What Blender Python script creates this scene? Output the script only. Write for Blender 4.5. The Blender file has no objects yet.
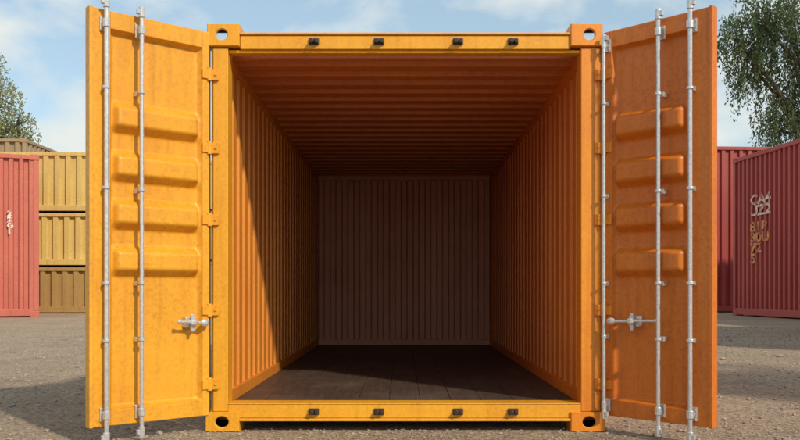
import bpy, math, random
from mathutils import Vector, Matrix
random.seed(7)
S = bpy.context.scene
COL = S.collection

# ---------------------------------------------------------------- helpers
def link(o, parent=None):
    COL.objects.link(o)
    if parent: o.parent = parent
    return o
def empty(name):
    e = bpy.data.objects.new(name, None); COL.objects.link(e); e.empty_display_size = .2
    return e
def mesh_obj(name, verts, faces, mat, parent=None, smooth=False, bevel=0, mats=None, mi=None):
    m = bpy.data.meshes.new(name); m.from_pydata([tuple(v) for v in verts], [], faces)
    o = bpy.data.objects.new(name, m)
    for mm in (mats or [mat]): m.materials.append(mm)
    if mi:
        for p, i in zip(m.polygons, mi): p.material_index = i
    if smooth:
        for p in m.polygons: p.use_smooth = True
    m.update()
    link(o, parent)
    if bevel:
        b = o.modifiers.new('bevel', 'BEVEL'); b.width = bevel; b.segments = 2; b.limit_method = 'ANGLE'
        b.angle_limit = math.radians(40)
    return o
class MB:
    """mesh builder working in a local frame"""
    def __init__(s, M=None): s.v = []; s.f = []; s.M = M or Matrix()
    def add(s, vs, fs):
        k = len(s.v); s.v += [s.M @ Vector(v) for v in vs]; s.f += [tuple(i + k for i in f) for f in fs]
    def box(s, x0, x1, y0, y1, z0, z1):
        s.add([(x0,y0,z0),(x1,y0,z0),(x1,y1,z0),(x0,y1,z0),(x0,y0,z1),(x1,y0,z1),(x1,y1,z1),(x0,y1,z1)],
              [(0,3,2,1),(4,5,6,7),(0,1,5,4),(1,2,6,5),(2,3,7,6),(3,0,4,7)])
    def cyl(s, a, b, r0, r1=None, n=12, caps=True):
        r1 = r0 if r1 is None else r1
        a = Vector(a); b = Vector(b); d = (b-a).normalized()
        u = d.orthogonal().normalized(); w = d.cross(u)
        vs = []
        for P, r in ((a, r0), (b, r1)):
            for i in range(n):
                t = 2*math.pi*i/n; vs.append(P + u*math.cos(t)*r + w*math.sin(t)*r)
        fs = [(i, (i+1) % n, n+(i+1) % n, n+i) for i in range(n)]
        if caps: fs += [tuple(range(n-1, -1, -1)), tuple(range(n, 2*n))]
        s.add(vs, fs)
    def ball(s, c, r, sx=1, sy=1, sz=1, n=10):
        c = Vector(c); vs = [c+Vector((0,0,r*sz))]; 
        for j in range(1, n//2):
            ph = math.pi*j/(n//2)
            for i in range(n):
                t = 2*math.pi*i/n
                vs.append(c+Vector((r*sx*math.sin(ph)*math.cos(t), r*sy*math.sin(ph)*math.sin(t), r*sz*math.cos(ph))))
        vs.append(c-Vector((0,0,r*sz))); fs = []
        for i in range(n): fs.append((0, 1+i, 1+(i+1) % n))
        for j in range(n//2-2):
            for i in range(n):
                a = 1+j*n+i; b = 1+j*n+(i+1) % n; fs.append((a, a+n, b+n, b))
        L = len(vs)-1; q = 1+(n//2-2)*n
        for i in range(n): fs.append((L, q+(i+1) % n, q+i))
        s.add(vs, fs)
    def obj(s, name, mat, parent=None, **k): return mesh_obj(name, s.v, s.f, mat, parent, **k)

def corr_profile(L, p, amp, phase=0.0, ks=((0, 1), (.38, 1), (.48, -1), (.86, -1), (.96, 1))):
    out = []
    n = int(L/p)+2
    for i in range(n):
        for k, s_ in ks: out.append(((i+k)*p-phase, s_*amp))
    out = [(t, a) for t, a in out if 0 < t < L]
    return [(0, out[0][1])]+out+[(L, out[-1][1])]
def sheet(name, prof, fn, w0, w1, mat, parent, bevel=0):
    v = []; f = []
    for t, a in prof: v += [fn(t, a, w0), fn(t, a, w1)]
    for i in range(len(prof)-1): f.append((2*i, 2*i+2, 2*i+3, 2*i+1))
    return mesh_obj(name, v, f, mat, parent, bevel=bevel)

# ---------------------------------------------------------------- materials
def new_mat(name):
    m = bpy.data.materials.new(name); m.use_nodes = True
    nt = m.node_tree; return m, nt, nt.nodes, nt.links, nt.nodes['Principled BSDF']
def noise(nd, lk, co, scale, detail=6, rough=.6, mscale=None):
    src = co
    if mscale:
        mp = nd.new('ShaderNodeMapping'); mp.inputs['Scale'].default_value = mscale
        lk.new(co, mp.inputs['Vector']); src = mp.outputs[0]
    n = nd.new('ShaderNodeTexNoise'); n.inputs['Scale'].default_value = scale
    n.inputs['Detail'].default_value = detail; n.inputs['Roughness'].default_value = rough
    lk.new(src, n.inputs['Vector']); return n.outputs['Fac']
def ramp(nd, lk, fac, a, b, va=0, vb=1):
    r = nd.new('ShaderNodeMapRange'); r.inputs['From Min'].default_value = a; r.inputs['From Max'].default_value = b
    r.inputs['To Min'].default_value = va; r.inputs['To Max'].default_value = vb
    lk.new(fac, r.inputs['Value']); return r.outputs[0]
def mix(nd, lk, fac, c1, c2, mode='MIX'):
    m = nd.new('ShaderNodeMix'); m.data_type = 'RGBA'; m.blend_type = mode
    for s_, c in ((6, c1), (7, c2)):
        if isinstance(c, tuple): m.inputs[s_].default_value = (*c, 1)
        else: lk.new(c, m.inputs[s_])
    if isinstance(fac, (int, float)): m.inputs[0].default_value = fac
    else: lk.new(fac, m.inputs[0])
    return m.outputs[2]
def mul(nd, lk, a, b):
    m = nd.new('ShaderNodeMath'); m.operation = 'MULTIPLY'
    for i, x in enumerate((a, b)):
        if isinstance(x, (int, float)): m.inputs[i].default_value = x
        else: lk.new(x, m.inputs[i])
    return m.outputs[0]

def paint(name, c, wear=.5, rough=.42, dark=.62, rust=(.16,.055,.02), scale=1.0, bump=.12):
    m, nt, nd, lk, bs = new_mat(name)
    co = nd.new('ShaderNodeTexCoord').outputs['Object']
    big = noise(nd, lk, co, 1.3/scale, 6, .6)
    col = mix(nd, lk, ramp(nd, lk, big, .35, .68), c, (c[0]*.88, c[1]*.76, c[2]*.8))
    streak = noise(nd, lk, co, 1.0, 6, .65, (16/scale, 16/scale, .9/scale))
    col = mix(nd, lk, ramp(nd, lk, streak, .5, .8, 0, .6*wear), col, (c[0]*dark*.8, c[1]*dark*.65, c[2]*dark*.7))
    mott = noise(nd, lk, co, 42/scale, 9, .8)
    area0 = noise(nd, lk, co, 2.8/scale, 5, .6)
    mf = mul(nd, lk, ramp(nd, lk, mott, .47, .66, 0, 1), ramp(nd, lk, area0, .3, .65, .3*wear, .9*wear))
    col = mix(nd, lk, mf, col, (c[0]*dark*.95, c[1]*dark*.75, c[2]*.7))
    light = noise(nd, lk, co, 60/scale, 6, .7)
    col = mix(nd, lk, ramp(nd, lk, light, .58, .8, 0, .35*wear), col, tuple(min(1, x*1.15+.05) for x in c))
    sp = noise(nd, lk, co, 70/scale, 10, .85)
    area = noise(nd, lk, co, 2.2/scale, 4, .6)
    rf = mul(nd, lk, ramp(nd, lk, sp, .585, .64), ramp(nd, lk, area, .42, .6))
    rf = mul(nd, lk, rf, min(1, .9*wear+.1))
    col = mix(nd, lk, rf, col, rust)
    lk.new(col, bs.inputs['Base Color'])
    lk.new(ramp(nd, lk, mott, .3, .75, rough-.08, rough+.2), bs.inputs['Roughness'])
    b = nd.new('ShaderNodeBump'); b.inputs['Strength'].default_value = bump*1.3; b.inputs['Distance'].default_value = .01*scale
    lk.new(noise(nd, lk, co, 14/scale, 9, .75), b.inputs['Height']); lk.new(b.outputs[0], bs.inputs['Normal'])
    return m
def simple(name, c, rough=.5, metal=0, var=.25, sc=30):
    m, nt, nd, lk, bs = new_mat(name)
    co = nd.new('ShaderNodeTexCoord').outputs['Object']
    n = noise(nd, lk, co, sc, 6)
    lk.new(mix(nd, lk, ramp(nd, lk, n, .3, .7), c, tuple(x*(1-var) for x in c)), bs.inputs['Base Color'])
    bs.inputs['Roughness'].default_value = rough; bs.inputs['Metallic'].default_value = metal
    return m

M_yel = paint('yellow_paint', (.80, .39, .018), .85, .36)
M_door = paint('door_paint', (.80, .40, .024), 1.0, .36)
M_doorR = paint('door_paint_shade_tint', (.66, .19, .014), 1.0, .36)  # same yellow door, the right side's duller light mixed into its colour
M_frame_shade = paint('frame_paint_shade_tint', (.78, .28, .016), .85, .36)  # right-hand frame yellow, turned orange to paint in the lighting there
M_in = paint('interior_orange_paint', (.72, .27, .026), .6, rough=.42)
M_inR = paint('interior_paint_shade_tint', (.74, .21, .022), .6, rough=.42)  # right inner wall, orange cast of the lighting put into the colour
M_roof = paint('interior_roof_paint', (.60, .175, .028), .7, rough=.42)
M_back = paint('end_wall_primer', (.74, .38, .24), .45, rough=.55, dark=.7)
M_steel = simple('galvanised_steel', (.74, .75, .77), .3, .55, .35, 60)
M_hw = simple('dark_hardware', (.05, .035, .035), .5, .4)
M_hole = simple('casting_cavity', (.02, .015, .01), .9)

def wood():
    m, nt, nd, lk, bs = new_mat('plywood_floor')
    co = nd.new('ShaderNodeTexCoord').outputs['Object']
    g = noise(nd, lk, co, 3, 10, .7, (14, 1.2, 1))
    col = mix(nd, lk, ramp(nd, lk, g, .3, .7), (.090, .058, .042), (.036, .024, .018))
    w = noise(nd, lk, co, 2.2, 6)
    col = mix(nd, lk, ramp(nd, lk, w, .5, .75, 0, .6), col, (.14, .105, .085))
    lk.new(col, bs.inputs['Base Color']); bs.inputs['Roughness'].default_value = .55
    b = nd.new('ShaderNodeBump'); b.inputs['Strength'].default_value = .3; b.inputs['Distance'].default_value = .01
    lk.new(g, b.inputs['Height']); lk.new(b.outputs[0], bs.inputs['Normal'])
    return m
M_wood = wood()

def ground_mat():
    m, nt, nd, lk, bs = new_mat('sandy_ground')
    co = nd.new('ShaderNodeTexCoord').outputs['Object']
    big = noise(nd, lk, co, .35, 7, .65)
    col = mix(nd, lk, ramp(nd, lk, big, .35, .68), (.60, .46, .33), (.40, .31, .22))
    pt = noise(nd, lk, co, 1.1, 6, .6)
    col = mix(nd, lk, ramp(nd, lk, pt, .50, .66, 0, .5), col, (.26, .195, .14))
    med = noise(nd, lk, co, 9, 9, .8)
    col = mix(nd, lk, ramp(nd, lk, med, .45, .68, 0, .7), col, (.18, .135, .10))
    vo = nd.new('ShaderNodeTexVoronoi'); vo.inputs['Scale'].default_value = 42; lk.new(co, vo.inputs['Vector'])
    hs = nd.new('ShaderNodeRGBToBW'); lk.new(vo.outputs['Color'], hs.inputs[0])
    col = mix(nd, lk, ramp(nd, lk, hs.outputs[0], .3, .9, 0, .55), col, (.62, .49, .37))
    col = mix(nd, lk, ramp(nd, lk, vo.outputs['Distance'], .4, .75, 0, .55), col, (.10, .08, .06))
    lk.new(col, bs.inputs['Base Color']); bs.inputs['Roughness'].default_value = .9
    bs.inputs['Specular IOR Level'].default_value = .2
    b = nd.new('ShaderNodeBump'); b.inputs['Strength'].default_value = .7; b.inputs['Distance'].default_value = .018; b.invert = True
    lk.new(vo.outputs['Distance'], b.inputs['Height'])
    b2 = nd.new('ShaderNodeBump'); b2.inputs['Strength'].default_value = .7; b2.inputs['Distance'].default_value = .06
    lk.new(med, b2.inputs['Height']); lk.new(b.outputs[0], b2.inputs['Normal']); lk.new(b2.outputs[0], bs.inputs['Normal'])
    return m
M_ground = ground_mat()
M_stone = simple('stone', (.44, .36, .28), .9, 0, .5, 4)

# ---------------------------------------------------------------- ground
mesh_obj('ground', [(-600,-200,0),(600,-200,0),(600,1200,0),(-600,1200,0)], [(0,1,2,3)], M_ground)
import bmesh
bm = bmesh.new(); bmesh.ops.create_icosphere(bm, subdivisions=1, radius=1)
bm.verts.ensure_lookup_table()
IV = [v.co.copy() for v in bm.verts]; IF = [tuple(v.index for v in f.verts) for f in bm.faces]; bm.free()
sv = []; sf = []
for i in range(11000):
    r = random.random()
    if r < .4: x = random.uniform(-4, 4); y = random.uniform(-1.6, .2)
    else:
        x = random.choice((-1, 1))*random.uniform(1.4, 9); y = random.uniform(-.5, 16)
    if -1.25 < x < 1.25 and y > .1: continue
    s_ = random.uniform(.004, .011)*(1 if r < .4 else 1.8)
    if random.random() < .03: s_ *= 2.0
    R = Matrix.Rotation(random.random()*6.28, 3, Vector((random.random(), random.random(), random.random()+.1)).normalized())
    k = len(sv)
    for v in IV:
        q = v*random.uniform(.75, 1.15); q = R @ Vector((q.x*1.2, q.y, q.z*.8))
        sv.append((x+q.x*s_, y+q.y*s_, s_*.3+q.z*s_*.7))
    sf += [tuple(a+k for a in f) for f in IF]
mesh_obj('gravel_stones', sv, sf, M_stone)

# ---------------------------------------------------------------- open container
C = empty('open_shipping_container')
XL, XR = -1.20, 1.24
b = MB(); b.box(XL, -1.104, 0, .14, .125, 2.418); b.box(XL-.012, -1.15, .012, .05, .125, 2.418)
b.obj('corner_post_left', M_yel, C, bevel=.006)
b = MB(); b.box(1.117, XR, 0, .14, .125, 2.418); b.box(1.17, XR+.012, .012, .05, .125, 2.418)
b.obj('corner_post_right', M_frame_shade, C, bevel=.006)
b = MB(); b.box(-1.028, 1.047, .0, .12, 2.405, 2.492); b.box(-1.028, 1.047, -.012, .06, 2.494, 2.508)
b.box(-1.104, 1.117, .02, .10, 2.385, 2.405)
b.obj('header_beam', M_yel, C, bevel=.005)
b = MB(); b.box(-1.104, 1.117, 0, .14, .085, .170); b.box(-1.03, 1.05, -.015, .05, .066, .083)
b.box(-1.104, 1.117, -.004, .16, .1705, .178)
b.obj('door_sill', M_yel, C, bevel=.005)
b = MB(); b.box(XL, -1.128, 6.002, 6.20, .0, 2.5); b.box(1.142, XR, 6.002, 6.20, 0, 2.5); b.box(-1.126, 1.14, 6.10, 6.20, .03, 2.5)
b.obj('rear_frame', M_in, C, bevel=.003)
for nm, xa, xb, mm in (('left', -1.195, -1.112, M_in), ('right', 1.126, 1.235, M_inR)):
    b = MB(); b.box(xa, xb, .142, 6.012, 2.330, 2.47); b.obj('top_side_rail_'+nm, mm, C, bevel=.006)
    b = MB(); b.box(xa, xb, .142, 6.012, .05, .245); b.obj('bottom_side_rail_'+nm, mm, C, bevel=.006)
b = MB()
for i in range(18): b.box(-1.11, 1.12, .3+i*.33, .35+i*.33, .05, .145)
b.obj('floor_cross_members', M_hw, C)
b = MB(); n = 11; w = (1.125+1.111)/n
for i in range(n):
    x = -1.111+i*w; b.box(x+.0015, x+w-.0015, .162, 6.09, .148, .168+random.uniform(0, .0025))
b.obj('floor_boards', M_wood, C, bevel=.002)
KW = ((0, 1), (.44, 1), (.52, -1), (.84, -1), (.92, 1))
prof = corr_profile(5.95, .215, .030, .05, KW)
sheet('side_wall_left', prof, lambda t, a, w: (-1.155+a, .141+t, w), .20, 2.40, M_in, C, bevel=.005)
sheet('side_wall_right', prof, lambda t, a, w: (1.169-a, .141+t, w), .20, 2.40, M_inR, C, bevel=.005)
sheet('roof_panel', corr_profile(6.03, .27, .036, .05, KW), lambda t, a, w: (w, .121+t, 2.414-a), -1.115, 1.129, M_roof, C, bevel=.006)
sheet('end_wall', corr_profile(2.31, .155, .028, .03), lambda t, a, w: (-1.15+t, 6.055+a, w), .20, 2.36, M_back, C, bevel=.004)
b = MB(); b.box(-1.110, 1.124, 6.004, 6.098, .1715, .245); b.box(-1.110, 1.124, 6.01, 6.098, 2.325, 2.46)
b.obj('end_wall_rails', M_back, C, bevel=.005)
def casting(nm, x0, x1, z0, z1, hx, hz, mat, ell=(.038, .028), cap=True):
    y0, y1 = -.022, .15; n = 32; vs = []; fs = []; mi = []
    cx, cz = (x0+x1)/2, (z0+z1)/2
    def rect(t):
        c, s = math.cos(t), math.sin(t); k = 1/max(abs(c), abs(s))
        return cx+c*k*(x1-x0)/2, cz+s*k*(z1-z0)/2
    rows = []
    def row(pts): 
        k = len(vs); vs.extend(pts); rows.append(k)
    T = [2*math.pi*i/n for i in range(n)]
    R = [rect(t) for t in T]
    E = [(hx+ell[0]*math.cos(t), hz+ell[1]*math.sin(t)) for t in T]
    E1 = [(hx+(ell[0]+.006)*math.cos(t), hz+(ell[1]+.006)*math.sin(t)) for t in T]
    row([(x, y1, z) for x, z in R])
    row([(x, y0+.006, z) for x, z in R])
    row([(cx+(x-cx)*.95, y0, cz+(z-cz)*.93) for x, z in R])
    row([(x, y0, z) for x, z in E1])
    row([(x, y0+.006, z) for x, z in E])
    row([(x, y0+.022, z) for x, z in E])
    row([(cx+(x-cx)*.85, y0+.023, cz+(z-cz)*.85) for x, z in R])
    row([(cx+(x-cx)*.85, y1, cz+(z-cz)*.85) for x, z in R])
    for j in range(7):
        for i in range(n):
            fs.append((rows[j]+i, rows[j]+(i+1) % n, rows[j+1]+(i+1) % n, rows[j+1]+i)); mi.append(0 if j < 5 else 1)
    for i in range(n):
        fs.append((rows[7]+i, rows[7]+(i+1) % n, rows[0]+(i+1) % n, rows[0]+i)); mi.append(0)
    if cap:
        fs.append(tuple(rows[7]+i for i in range(n))); mi.append(1)
    mesh_obj(nm, vs, fs, mat, C, mats=[mat, M_hole], mi=mi)
casting('corner_casting_top_left', -1.232, -1.03, 2.42, 2.56, -1.14, 2.492, M_yel, (.036, .034), False)
casting('corner_casting_top_right', 1.049, 1.25, 2.42, 2.56, 1.165, 2.492, M_frame_shade, (.036, .034), False)
casting('corner_casting_bottom_left', -1.243, -1.03, 0.002, .124, -1.14, .062, M_yel, (.042, .034))
casting('corner_casting_bottom_right', 1.049, 1.265, 0.002, .124, 1.165, .062, M_frame_shade, (.042, .034))
b = MB()
for x in (-.563, -.154, .343, .689):
    for z, yf in ((2.449, 0), (.124, 0)):
        b.box(x-.032, x+.032, yf-.014, yf-.001, z-.018, z+.022)
        b.cyl((x-.012, yf-.014, z), (x-.012, yf-.05, z), .017, .015)
        b.box(x+.006, x+.028, yf-.04, yf-.014, z-.012, z+.012)
b.obj('lock_keepers', M_hw, C, bevel=.003)

# ---------------------------------------------------------------- doors
def door(side, P0, P1, mat, rods, handle, panel, mat_h):
    P0 = Vector((*P0, 0)); P1 = Vector((*P1, 0)); W = (P1-P0).length; d = (P1-P0).normalized()
    nrm = Vector((d.y, -d.x, 0))
    if nrm.y > 0: nrm = -nrm
    M = Matrix(((d.x, nrm.x, 0, P0.x), (d.y, nrm.y, 0, P0.y), (0, 0, 1, 0), (0, 0, 0, 1)))
    Z0, Z1 = .105, 2.505; T = .05
    D = empty('door_'+side); D.parent = C
    u0, u1 = panel; zb, zt = .20, 2.40
    b = MB(M)
    b.box(0, u0, -T, 0, Z0, Z1); b.box(u1, W, -T, 0, Z0, Z1)
    b.box(u0, u1, -T, -.002, zt, Z1); b.box(u0, u1, -T, -.002, Z0, zb)
    b.box(W-.022, W+.003, -T-.004, .006, Z0-.004, Z1+.004)
    b.obj('door_frame', mat, D, bevel=.005)
    cents = [1.90, 1.615, 1.335, 1.06]
    def h(z):
        for c in cents:
            a = abs(z-c)
            if a < .040: return 1
            if a < .100: 
                t = (.100-a)/.060; return t*t*(3-2*t)
        return 0
    nu, nz = 48, 330; vs = []; fs = []
    for j in range(nz+1):
        z = zb+(zt-zb)*j/nz
        for i in range(nu+1):
            u = u0+(u1-u0)*i/nu
            e = (min(u-u0, u1-u)-.006)/.04
            e = max(0, min(1, e)); e = e*e*(3-2*e)
            rim = min(u-u0, u1-u, z-zb, zt-z)/.016; rim = max(0, min(1, rim))
            nn = -.003-.040*rim + .062*h(z)*e
            vs.append(M @ Vector((u, nn, z)))
    for j in range(nz):
        for i in range(nu):
            a = j*(nu+1)+i; fs.append((a, a+1, a+nu+2, a+nu+1))
    mesh_obj('door_panel', vs, fs, mat, D, smooth=True)
    b = MB(M); b.box(u0+.001, u1-.001, -T+.001, -T+.005, zb+.001, zt-.001); b.obj('door_back_skin', mat, D)
    b = MB(M); b.box(-.012, -.001, -T, -.01, Z0, Z1); b.obj('door_gasket', M_hw, D)
    b = MB(M)
    for u, z0, z1, r in rods:
        yn = .042
        b.cyl((u, yn, z0), (u, yn, z1), r, n=14)
        for z in (z0+.02, z1-.02):
            b.cyl((u, yn, z-.03), (u, yn, z+.03), r*1.5, n=12)
            b.box(u-.006, u+.03, yn-.012, yn+.012, z-.012, z+.016)
        for z in (Z0+.07, .60, .93, 1.475, 2.05, Z1-.09):
            if z0 < z < z1:
                big = z < .3 or z > 2.2
                hw = .024 if big else .014; hz = .04 if big else .014
                yb = .0015 if (big or not (u0 < u < u1)) else -.042
                b.box(u-hw, u+hw, yb, max(.010, yb+.01), z-hz, z+hz)
                b.box(u-.006, u+.006, yb+.005, yn, z-.008, z+.008)
                b.cyl((u, yn, z-hz*.55), (u, yn, z+hz*.55), r*1.65, n=12)
                if big:
                    for sx in (-1, 1):
                        for sz in (-1, 1): b.cyl((u+sx*hw*.65, .009, z+sz*hz*.7), (u+sx*hw*.65, .016, z+sz*hz*.7), .005, n=6)
    b.obj('lock_rods', M_steel, D, smooth=False, bevel=.0015)
    ua, ub, z = handle
    b = MB(M)
    um = ua+(ub-ua)*.45
    b.box(um-.035, um+.035, -.042, .004, z-.032, z+.032)
    b.cyl((um, 0, z), (um, .045, z), .016, n=12)
    b.cyl((ua, .04, z-.004), (ub, .04, z+.008), .0095, .0085, n=12)
    b.ball((um, .042, z), .022, 1.2, .8, 1)
    b.ball((ua+.012, .04, z-.003), .020, 1.7, .7, 1.15)
    b.ball((ub-.01, .04, z+.008), .013, 1.3, .8, 1)
    b.box(um-.010, um+.010, .01, .03, z-.055, z+.05)
    b.obj('door_handle', M_steel, D, bevel=.002)
    return D, M
DL, ML = door('left', (-1.215, -.02), (-1.785, -.54), M_door, [(.475, .035, 2.54, .0125), (.69, .025, 2.555, .013)],
     (.045, .24, .69), (.05, .645), M_yel)
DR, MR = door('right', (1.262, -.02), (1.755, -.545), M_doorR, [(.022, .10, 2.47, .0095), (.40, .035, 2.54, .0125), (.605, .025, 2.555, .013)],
     (.06, .395, .70), (.05, .565), M_frame_shade)
for sgn, nm, xa, mt in ((-1, 'left', -1.215, M_yel), (1, 'right', 1.255, M_frame_shade)):
    b = MB()
    for z in (2.24, 1.78, 1.33, .764, .30):
        x = xa
        inner = x - sgn*.055
        b.box(min(x, inner), max(x, inner), -.020, -.001, z-.034, z+.034)
        b.cyl((x, -.022, z-.04), (x, -.022, z+.04), .019, n=14)
        dirv = (ML if sgn < 0 else MR)
        b2 = MB(dirv); b2.box(.0, .055, .001, .012, z-.030, z+.030); k = len(b.v); b.v += b2.v; b.f += [tuple(i+k for i in f) for f in b2.f]
        b.cyl((inner+sgn*.018, -.02, z), (inner+sgn*.018, -.027, z), .009, n=8)
    b.obj('hinges_'+nm, mt, C, bevel=.003)

# ---------------------------------------------------------------- background containers
def yard_container(name, origin, yaw, L, W, H, mat, rib=.35, amp=.045, fmat=None):
    E = empty(name); fm = fmat or mat
    M = Matrix.Translation(Vector(origin)) @ Matrix.Rotation(math.radians(yaw), 4, 'Z')
    f = .16
    b = MB(M)
    for x in (0, L-f):
        for y in (0, W-f): b.box(x, x+f, y, y+f, .2, H-.2)
    for y in (0, W-f*.8):
        b.box(f, L-f, y, y+f*.8, .04, .26); b.box(f, L-f, y, y+f*.8, H-.17, H-.03)
    for x in (0, L-f*.8):
        b.box(x, x+f*.8, f, W-f, .04, .26); b.box(x, x+f*.8, f, W-f, H-.17, H-.03)
    b.obj('frame', fm, E, bevel=.015)
    b = MB(M)
    for x in (-.01, L-.27):
        for y in (-.01, W-.27):
            for z in (0, H-.2): b.box(x, x+.28, y, y+.28, z, z+.2)
    b.obj('corner_castings', fm, E, bevel=.02)
    def T(x, y, z): return tuple(M @ Vector((x, y, z)))
    pl = corr_profile(L-2*f, rib, amp); pw = corr_profile(W-2*f, rib, amp)
    sheet('side_panel_front', pl, lambda t, a, w: T(f+t, f*.5+a, w), .2, H-.15, mat, E)
    sheet('side_panel_rear', pl, lambda t, a, w: T(f+t, W-f*.5+a, w), .2, H-.15, mat, E)
    sheet('end_panel_a', pw, lambda t, a, w: T(f*.5+a, f+t, w), .2, H-.15, mat, E)
    sheet('end_panel_b', pw, lambda t, a, w: T(L-f*.5+a, f+t, w), .2, H-.15, mat, E)
    sheet('roof_panel', pl, lambda t, a, w: T(f+t, w, H-.08+a*.5), f*.5, W-f*.5, mat, E)
    return E, M
M_red = paint('faded_red_paint', (.52, .14, .09), .8, .55, scale=2.5)
M_red2 = paint('dark_red_paint', (.46, .062, .042), .9, .5, scale=2.5)
M_red3 = paint('maroon_paint', (.34, .05, .04), .9, .5, scale=2.5)
M_y2 = paint('pale_yellow_paint', (.66, .50, .15), .75, .55, scale=2.5)
M_y3 = paint('ochre_paint', (.40, .28, .09), .8, .55, scale=2.5)
M_br = paint('brown_paint', (.36, .27, .15), .7, .6, scale=2.5)
a = math.radians(24); Lr = 12
E1, _ = yard_container('unseen_shade_container', (-12.0-Lr*math.cos(a), 23.7-Lr*math.sin(a), 0), 24, Lr, 4.6, 5.35, M_red, .30)
E2, MR2 = yard_container('unseen_shade_container', (11.55, 25.6, 0), -84.5, 17.5, 4.8, 5.5, M_red2, .30)
E3, _ = yard_container('unseen_shade_container', (11.2, 29.5, 0), 4, 9, 4.8, 6.6, M_red3, .36)
# unseen container added further forward at right to throw shade across the yard
yard_container('unseen_shade_container', (8.6, 12.2, 0), -90, 8.2, 2.6, 5.3, M_red2, .30)
z = 0
for lv, hh in enumerate((1.80, 2.06, 2.32)):
    yard_container('yellow_shipping_container', (-18.35+.06*lv, 28.0, z), 2, 6.6, 4.4, hh-.02, (M_y3, M_y2, M_y2)[lv], .42, .05); z += hh
for lv in range(3):
    yard_container('ochre_shipping_container', (-14.0, 33.0, lv*2.18), -1, 6.2, 4.4, 2.15, (M_br, M_y3, M_y2)[lv], .4, .05)
yard_container('brown_shipping_container', (-24.4, 33.5, 0), 0, 7.0, 4.4, 3.75, M_br, .45, .05)
yard_container('brown_shipping_container', (-24.2, 33.5, 3.77), 0, 7.6, 4.4, 3.8, M_br, .45, .05)

def worn_stencil(name, c, bg):
    m, nt, nd, lk, bs = new_mat(name)
    co = nd.new('ShaderNodeTexCoord').outputs['Object']
    n = noise(nd, lk, co, 3.5, 9, .8)
    lk.new(mix(nd, lk, ramp(nd, lk, n, .47, .54), c, bg), bs.inputs['Base Color']); bs.inputs['Roughness'].default_value = .6
    return m
M_white = worn_stencil('white_stencil', (.80, .62, .52), (.44, .09, .065))
M_gold = worn_stencil('gold_stencil', (.74, .32, .07), (.40, .062, .045))
M_whiteL = worn_stencil('white_stencil_b', (.70, .58, .50), (.50, .16, .12))
def stencil(txt, size, M, mat, parent, nm='stencil_marking'):
    c = bpy.data.curves.new(nm, 'FONT'); c.body = txt; c.size = size; c.space_line = .8; c.offset = .018
    o = bpy.data.objects.new(nm, c); COL.objects.link(o)
    dg = bpy.context.evaluated_depsgraph_get(); me = bpy.data.meshes.new_from_object(o.evaluated_get(dg))
    bpy.data.objects.remove(o)
    me.transform(M); me.materials.clear(); me.materials.append(mat)
    o = bpy.data.objects.new(nm, me); link(o, parent)
R_face = Matrix.Rotation(math.radians(90), 4, 'X')
def on_face(M, x, z, sx=1, off=-.012): return M @ Matrix.Translation((x, .08-.045+off, z)) @ R_face @ Matrix.Diagonal((sx, 1, 1, 1))
stencil('CA4\nUZ2', .46, on_face(MR2, 1.2, 3.75, 1.6), M_white, E2)
stencil('81B\n30U\n72\n5', .44, on_face(MR2, 1.2, 2.85, 1.7), M_gold, E2)
_M1 = Matrix.Translation((-12.0-Lr*math.cos(a), 23.7-Lr*math.sin(a), 0)) @ Matrix.Rotation(a, 4, 'Z')
stencil('2\n2\nG\n1', .24, on_face(_M1, Lr-.95, 3.3), M_whiteL, E1)

# ---------------------------------------------------------------- trees
def leaf_mat(name, c1, c2):
    m, nt, nd, lk, bs = new_mat(name)
    co = nd.new('ShaderNodeTexCoord').outputs['Object']
    n = noise(nd, lk, co, .8, 4); n2 = noise(nd, lk, co, 9, 3)
    col = mix(nd, lk, ramp(nd, lk, n, .35, .65), c1, c2)
    col = mix(nd, lk, ramp(nd, lk, n2, .4, .7, 0, .5), col, tuple(x*1.5 for x in c2))
    lk.new(col, bs.inputs['Base Color']); bs.inputs['Roughness'].default_value = .6
    tr = nd.new('ShaderNodeBsdfTranslucent'); lk.new(col, tr.inputs[0])
    ms = nd.new('ShaderNodeMixShader'); ms.inputs[0].default_value = .4
    lk.new(bs.outputs[0], ms.inputs[1]); lk.new(tr.outputs[0], ms.inputs[2])
    lk.new(ms.outputs[0], nd['Material Output'].inputs['Surface'])
    return m
M_bark = simple('bark', (.13, .10, .08), .9, 0, .5, 10)
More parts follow.
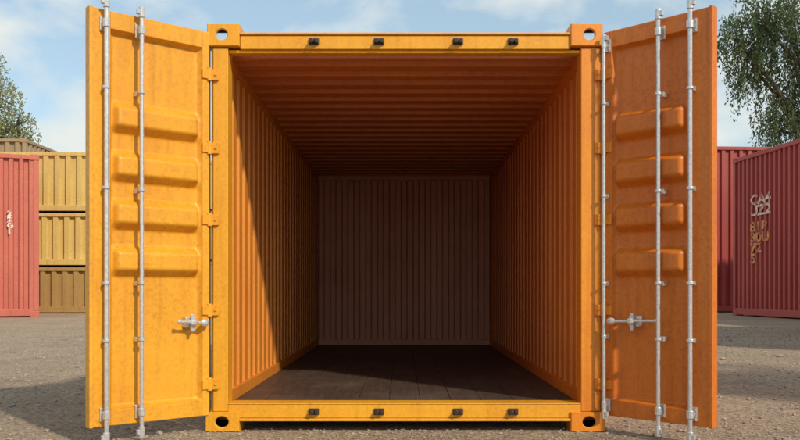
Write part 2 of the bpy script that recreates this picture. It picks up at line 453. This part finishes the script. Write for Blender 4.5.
def tree(name, base, H, blobs, nstr, droop, lm, leaf=(.20, .07)):
    E = empty(name); base = Vector(base)
    rnd = random.Random(len(name)*13+int(abs(base.x)))
    bk = MB(); top = base+Vector((0, 0, H*.62))
    bk.cyl(base, base+Vector((.1, 0, H*.3)), H*.024, H*.017, 10); bk.cyl(base+Vector((.1, 0, H*.3)), top, H*.017, H*.009, 10)
    for c, r in blobs:
        c = Vector(c)+base
        st = base+Vector((.05, 0, H*rnd.uniform(.3, .55)))
        mid = st.lerp(c, .5)+Vector((rnd.uniform(-.3, .3), rnd.uniform(-.3, .3), .5))
        bk.cyl(st, mid, H*.009, H*.006, 7); bk.cyl(mid, c, H*.006, H*.003, 7)
        for k in range(7):
            d = Vector((rnd.gauss(0, 1), rnd.gauss(0, 1), rnd.gauss(.3, .8))).normalized()*r*rnd.uniform(.6, .95)
            bk.cyl(c.lerp(mid, rnd.random()*.4), c+d, H*.0028, H*.001, 5)
    bk.obj('trunk_and_limbs', M_bark, E)
    V = []; F = []
    tot = sum(r**2 for _, r in blobs)
    for c, r in blobs:
        c = Vector(c)+base
        for s_ in range(int(nstr*r*r/tot)):
            d = Vector((rnd.gauss(0, 1), rnd.gauss(0, 1), rnd.gauss(0, 1))).normalized()
            p = c+d*r*(rnd.random()**.45); p.z += .2*r
            out = Vector((d.x, d.y, 0))*.5
            L = rnd.uniform(.4, 1)*droop; n = int(10+L*11)
            for k in range(n):
                t = k/n
                q = p+out*t*(1.2-t)+Vector((math.sin(t*4+s_)*.05, math.cos(t*3+s_)*.05, -L*t*(.3+.7*t)))
                q += Vector((rnd.gauss(0, .06), rnd.gauss(0, .06), rnd.gauss(0, .05)))
                ax = Vector((rnd.gauss(0, .7), rnd.gauss(0, .7), -1 if droop > 1 else rnd.gauss(-.3, .7))).normalized()
                sd = ax.cross(Vector((rnd.gauss(0, 1), rnd.gauss(0, 1), rnd.gauss(0, 1)))).normalized()
                l = leaf[0]*rnd.uniform(.6, 1.2); w = leaf[1]*rnd.uniform(.7, 1.2)
                k0 = len(V); V += [q, q+ax*l*.5+sd*w*.5, q+ax*l, q+ax*l*.5-sd*w*.5]; F.append((k0, k0+1, k0+2, k0+3))
    mesh_obj('foliage', V, F, lm, E)
    return E
M_leafL = leaf_mat('leaf_olive', (.22, .25, .10), (.30, .32, .15))
M_leafR = leaf_mat('leaf_green', (.055, .09, .035), (.11, .15, .06))
tree('birch_tree', (-21.2, 40, 0), 17,
     [((.8, 0, 8.0), 1.5), ((-.5, .4, 9.6), 1.6), ((.6, -.3, 10.7), 1.1), ((-.3, 0, 12.2), 1.1), ((-1.1, .5, 13.8), .9), ((-2.5, 0, 8.2), 1.8), ((1.7, .3, 7.2), 1.0), ((-3.4, 0, 10.8), 1.5), ((1.5, 0, 9.4), .8), ((-2.4, 0, 12.9), 1.0), ((1.5, 0, 8.5), .9)],
     1000, .9, M_leafL, (.16, .09))
tree('willow_tree', (19.5, 37, 0), 17,
     [((-.8, 0, 12.9), 2.3), ((-2.6, .3, 11.6), 1.4), ((-3.6, 0, 12.9), 1.1), ((-2.3, 0, 13.9), 1.5), ((.6, .5, 10.6), 2.0), ((-1.2, 0, 9.4), 1.4), ((2.5, .2, 12), 2.4), ((1.2, 0, 14.4), 2.1), ((1.5, 0, 8.6), 1.6), ((3.8, 0, 10), 1.8), ((-1.8, 0, 8.6), .9)],
     1500, 2.0, M_leafR, (.22, .075))
# unseen tree added off to the right, its shade dappling the ground there
tree('birch_tree', (9.2, -3.6, 0), 8.2,
     [((0, 0, 6.0), 1.5), ((-1.0, .7, 5.2), 1.1), ((1.1, -.4, 5.4), 1.2), ((.7, 1.0, 4.6), 1.1), ((-.3, -.9, 7.0), 1.1), ((-.9, -.9, 4.2), .9)],
     700, .8, M_leafR, (.15, .09))

# ---------------------------------------------------------------- light and sky
az = Vector((.62, -.78, 0)).normalized(); el = math.radians(36)
sd = Vector((az.x*math.cos(el), az.y*math.cos(el), math.sin(el)))
sun = bpy.data.lights.new('sun', 'SUN'); sun.energy = 3.5; sun.angle = math.radians(2.5); sun.color = (1, .89, .72)
so = bpy.data.objects.new('sun', sun); so.rotation_euler = sd.to_track_quat('Z', 'Y').to_euler(); COL.objects.link(so); so.location = sd*30

w = bpy.data.worlds.new('World'); S.world = w; w.use_nodes = True
nd = w.node_tree.nodes; lk = w.node_tree.links; bg = nd['Background']
sky = nd.new('ShaderNodeTexSky'); sky.sky_type = 'NISHITA'; sky.sun_disc = False
sky.sun_elevation = el; sky.sun_rotation = math.atan2(az.x, az.y); sky.dust_density = 1.0; sky.air_density = 1.0
tc = nd.new('ShaderNodeTexCoord')
mp = nd.new('ShaderNodeMapping'); mp.inputs['Scale'].default_value = (1, 1, 2.0); mp.inputs['Location'].default_value = (3.1, 1.4, .2)
lk.new(tc.outputs['Generated'], mp.inputs['Vector'])
nz = nd.new('ShaderNodeTexNoise'); nz.inputs['Scale'].default_value = 6.0; nz.inputs['Detail'].default_value = 10; nz.inputs['Roughness'].default_value = .52
nz.inputs['Distortion'].default_value = .15
lk.new(mp.outputs[0], nz.inputs['Vector'])
haze = mix(nd, lk, .38, sky.outputs[0], (3.6, 5.0, 5.3))
fac = ramp(nd, lk, nz.outputs['Fac'], .44, .62, 0.05, .95)
col = mix(nd, lk, fac, haze, (5.6, 5.8, 5.5))
lk.new(col, bg.inputs['Color']); bg.inputs['Strength'].default_value = .15

# ---------------------------------------------------------------- camera
cam = bpy.data.cameras.new('camera'); co = bpy.data.objects.new('camera', cam); COL.objects.link(co)
co.location = (0, -5.6, .89); co.rotation_euler = (math.radians(90), 0, 0)
cam.sensor_width = 36; cam.lens = 890/800*36; cam.shift_y = 70/800; cam.shift_x = -3.5/800; cam.clip_end = 3000
S.camera = co
S.view_settings.view_transform = 'Standard'; S.view_settings.look = 'None'; S.view_settings.exposure = 0
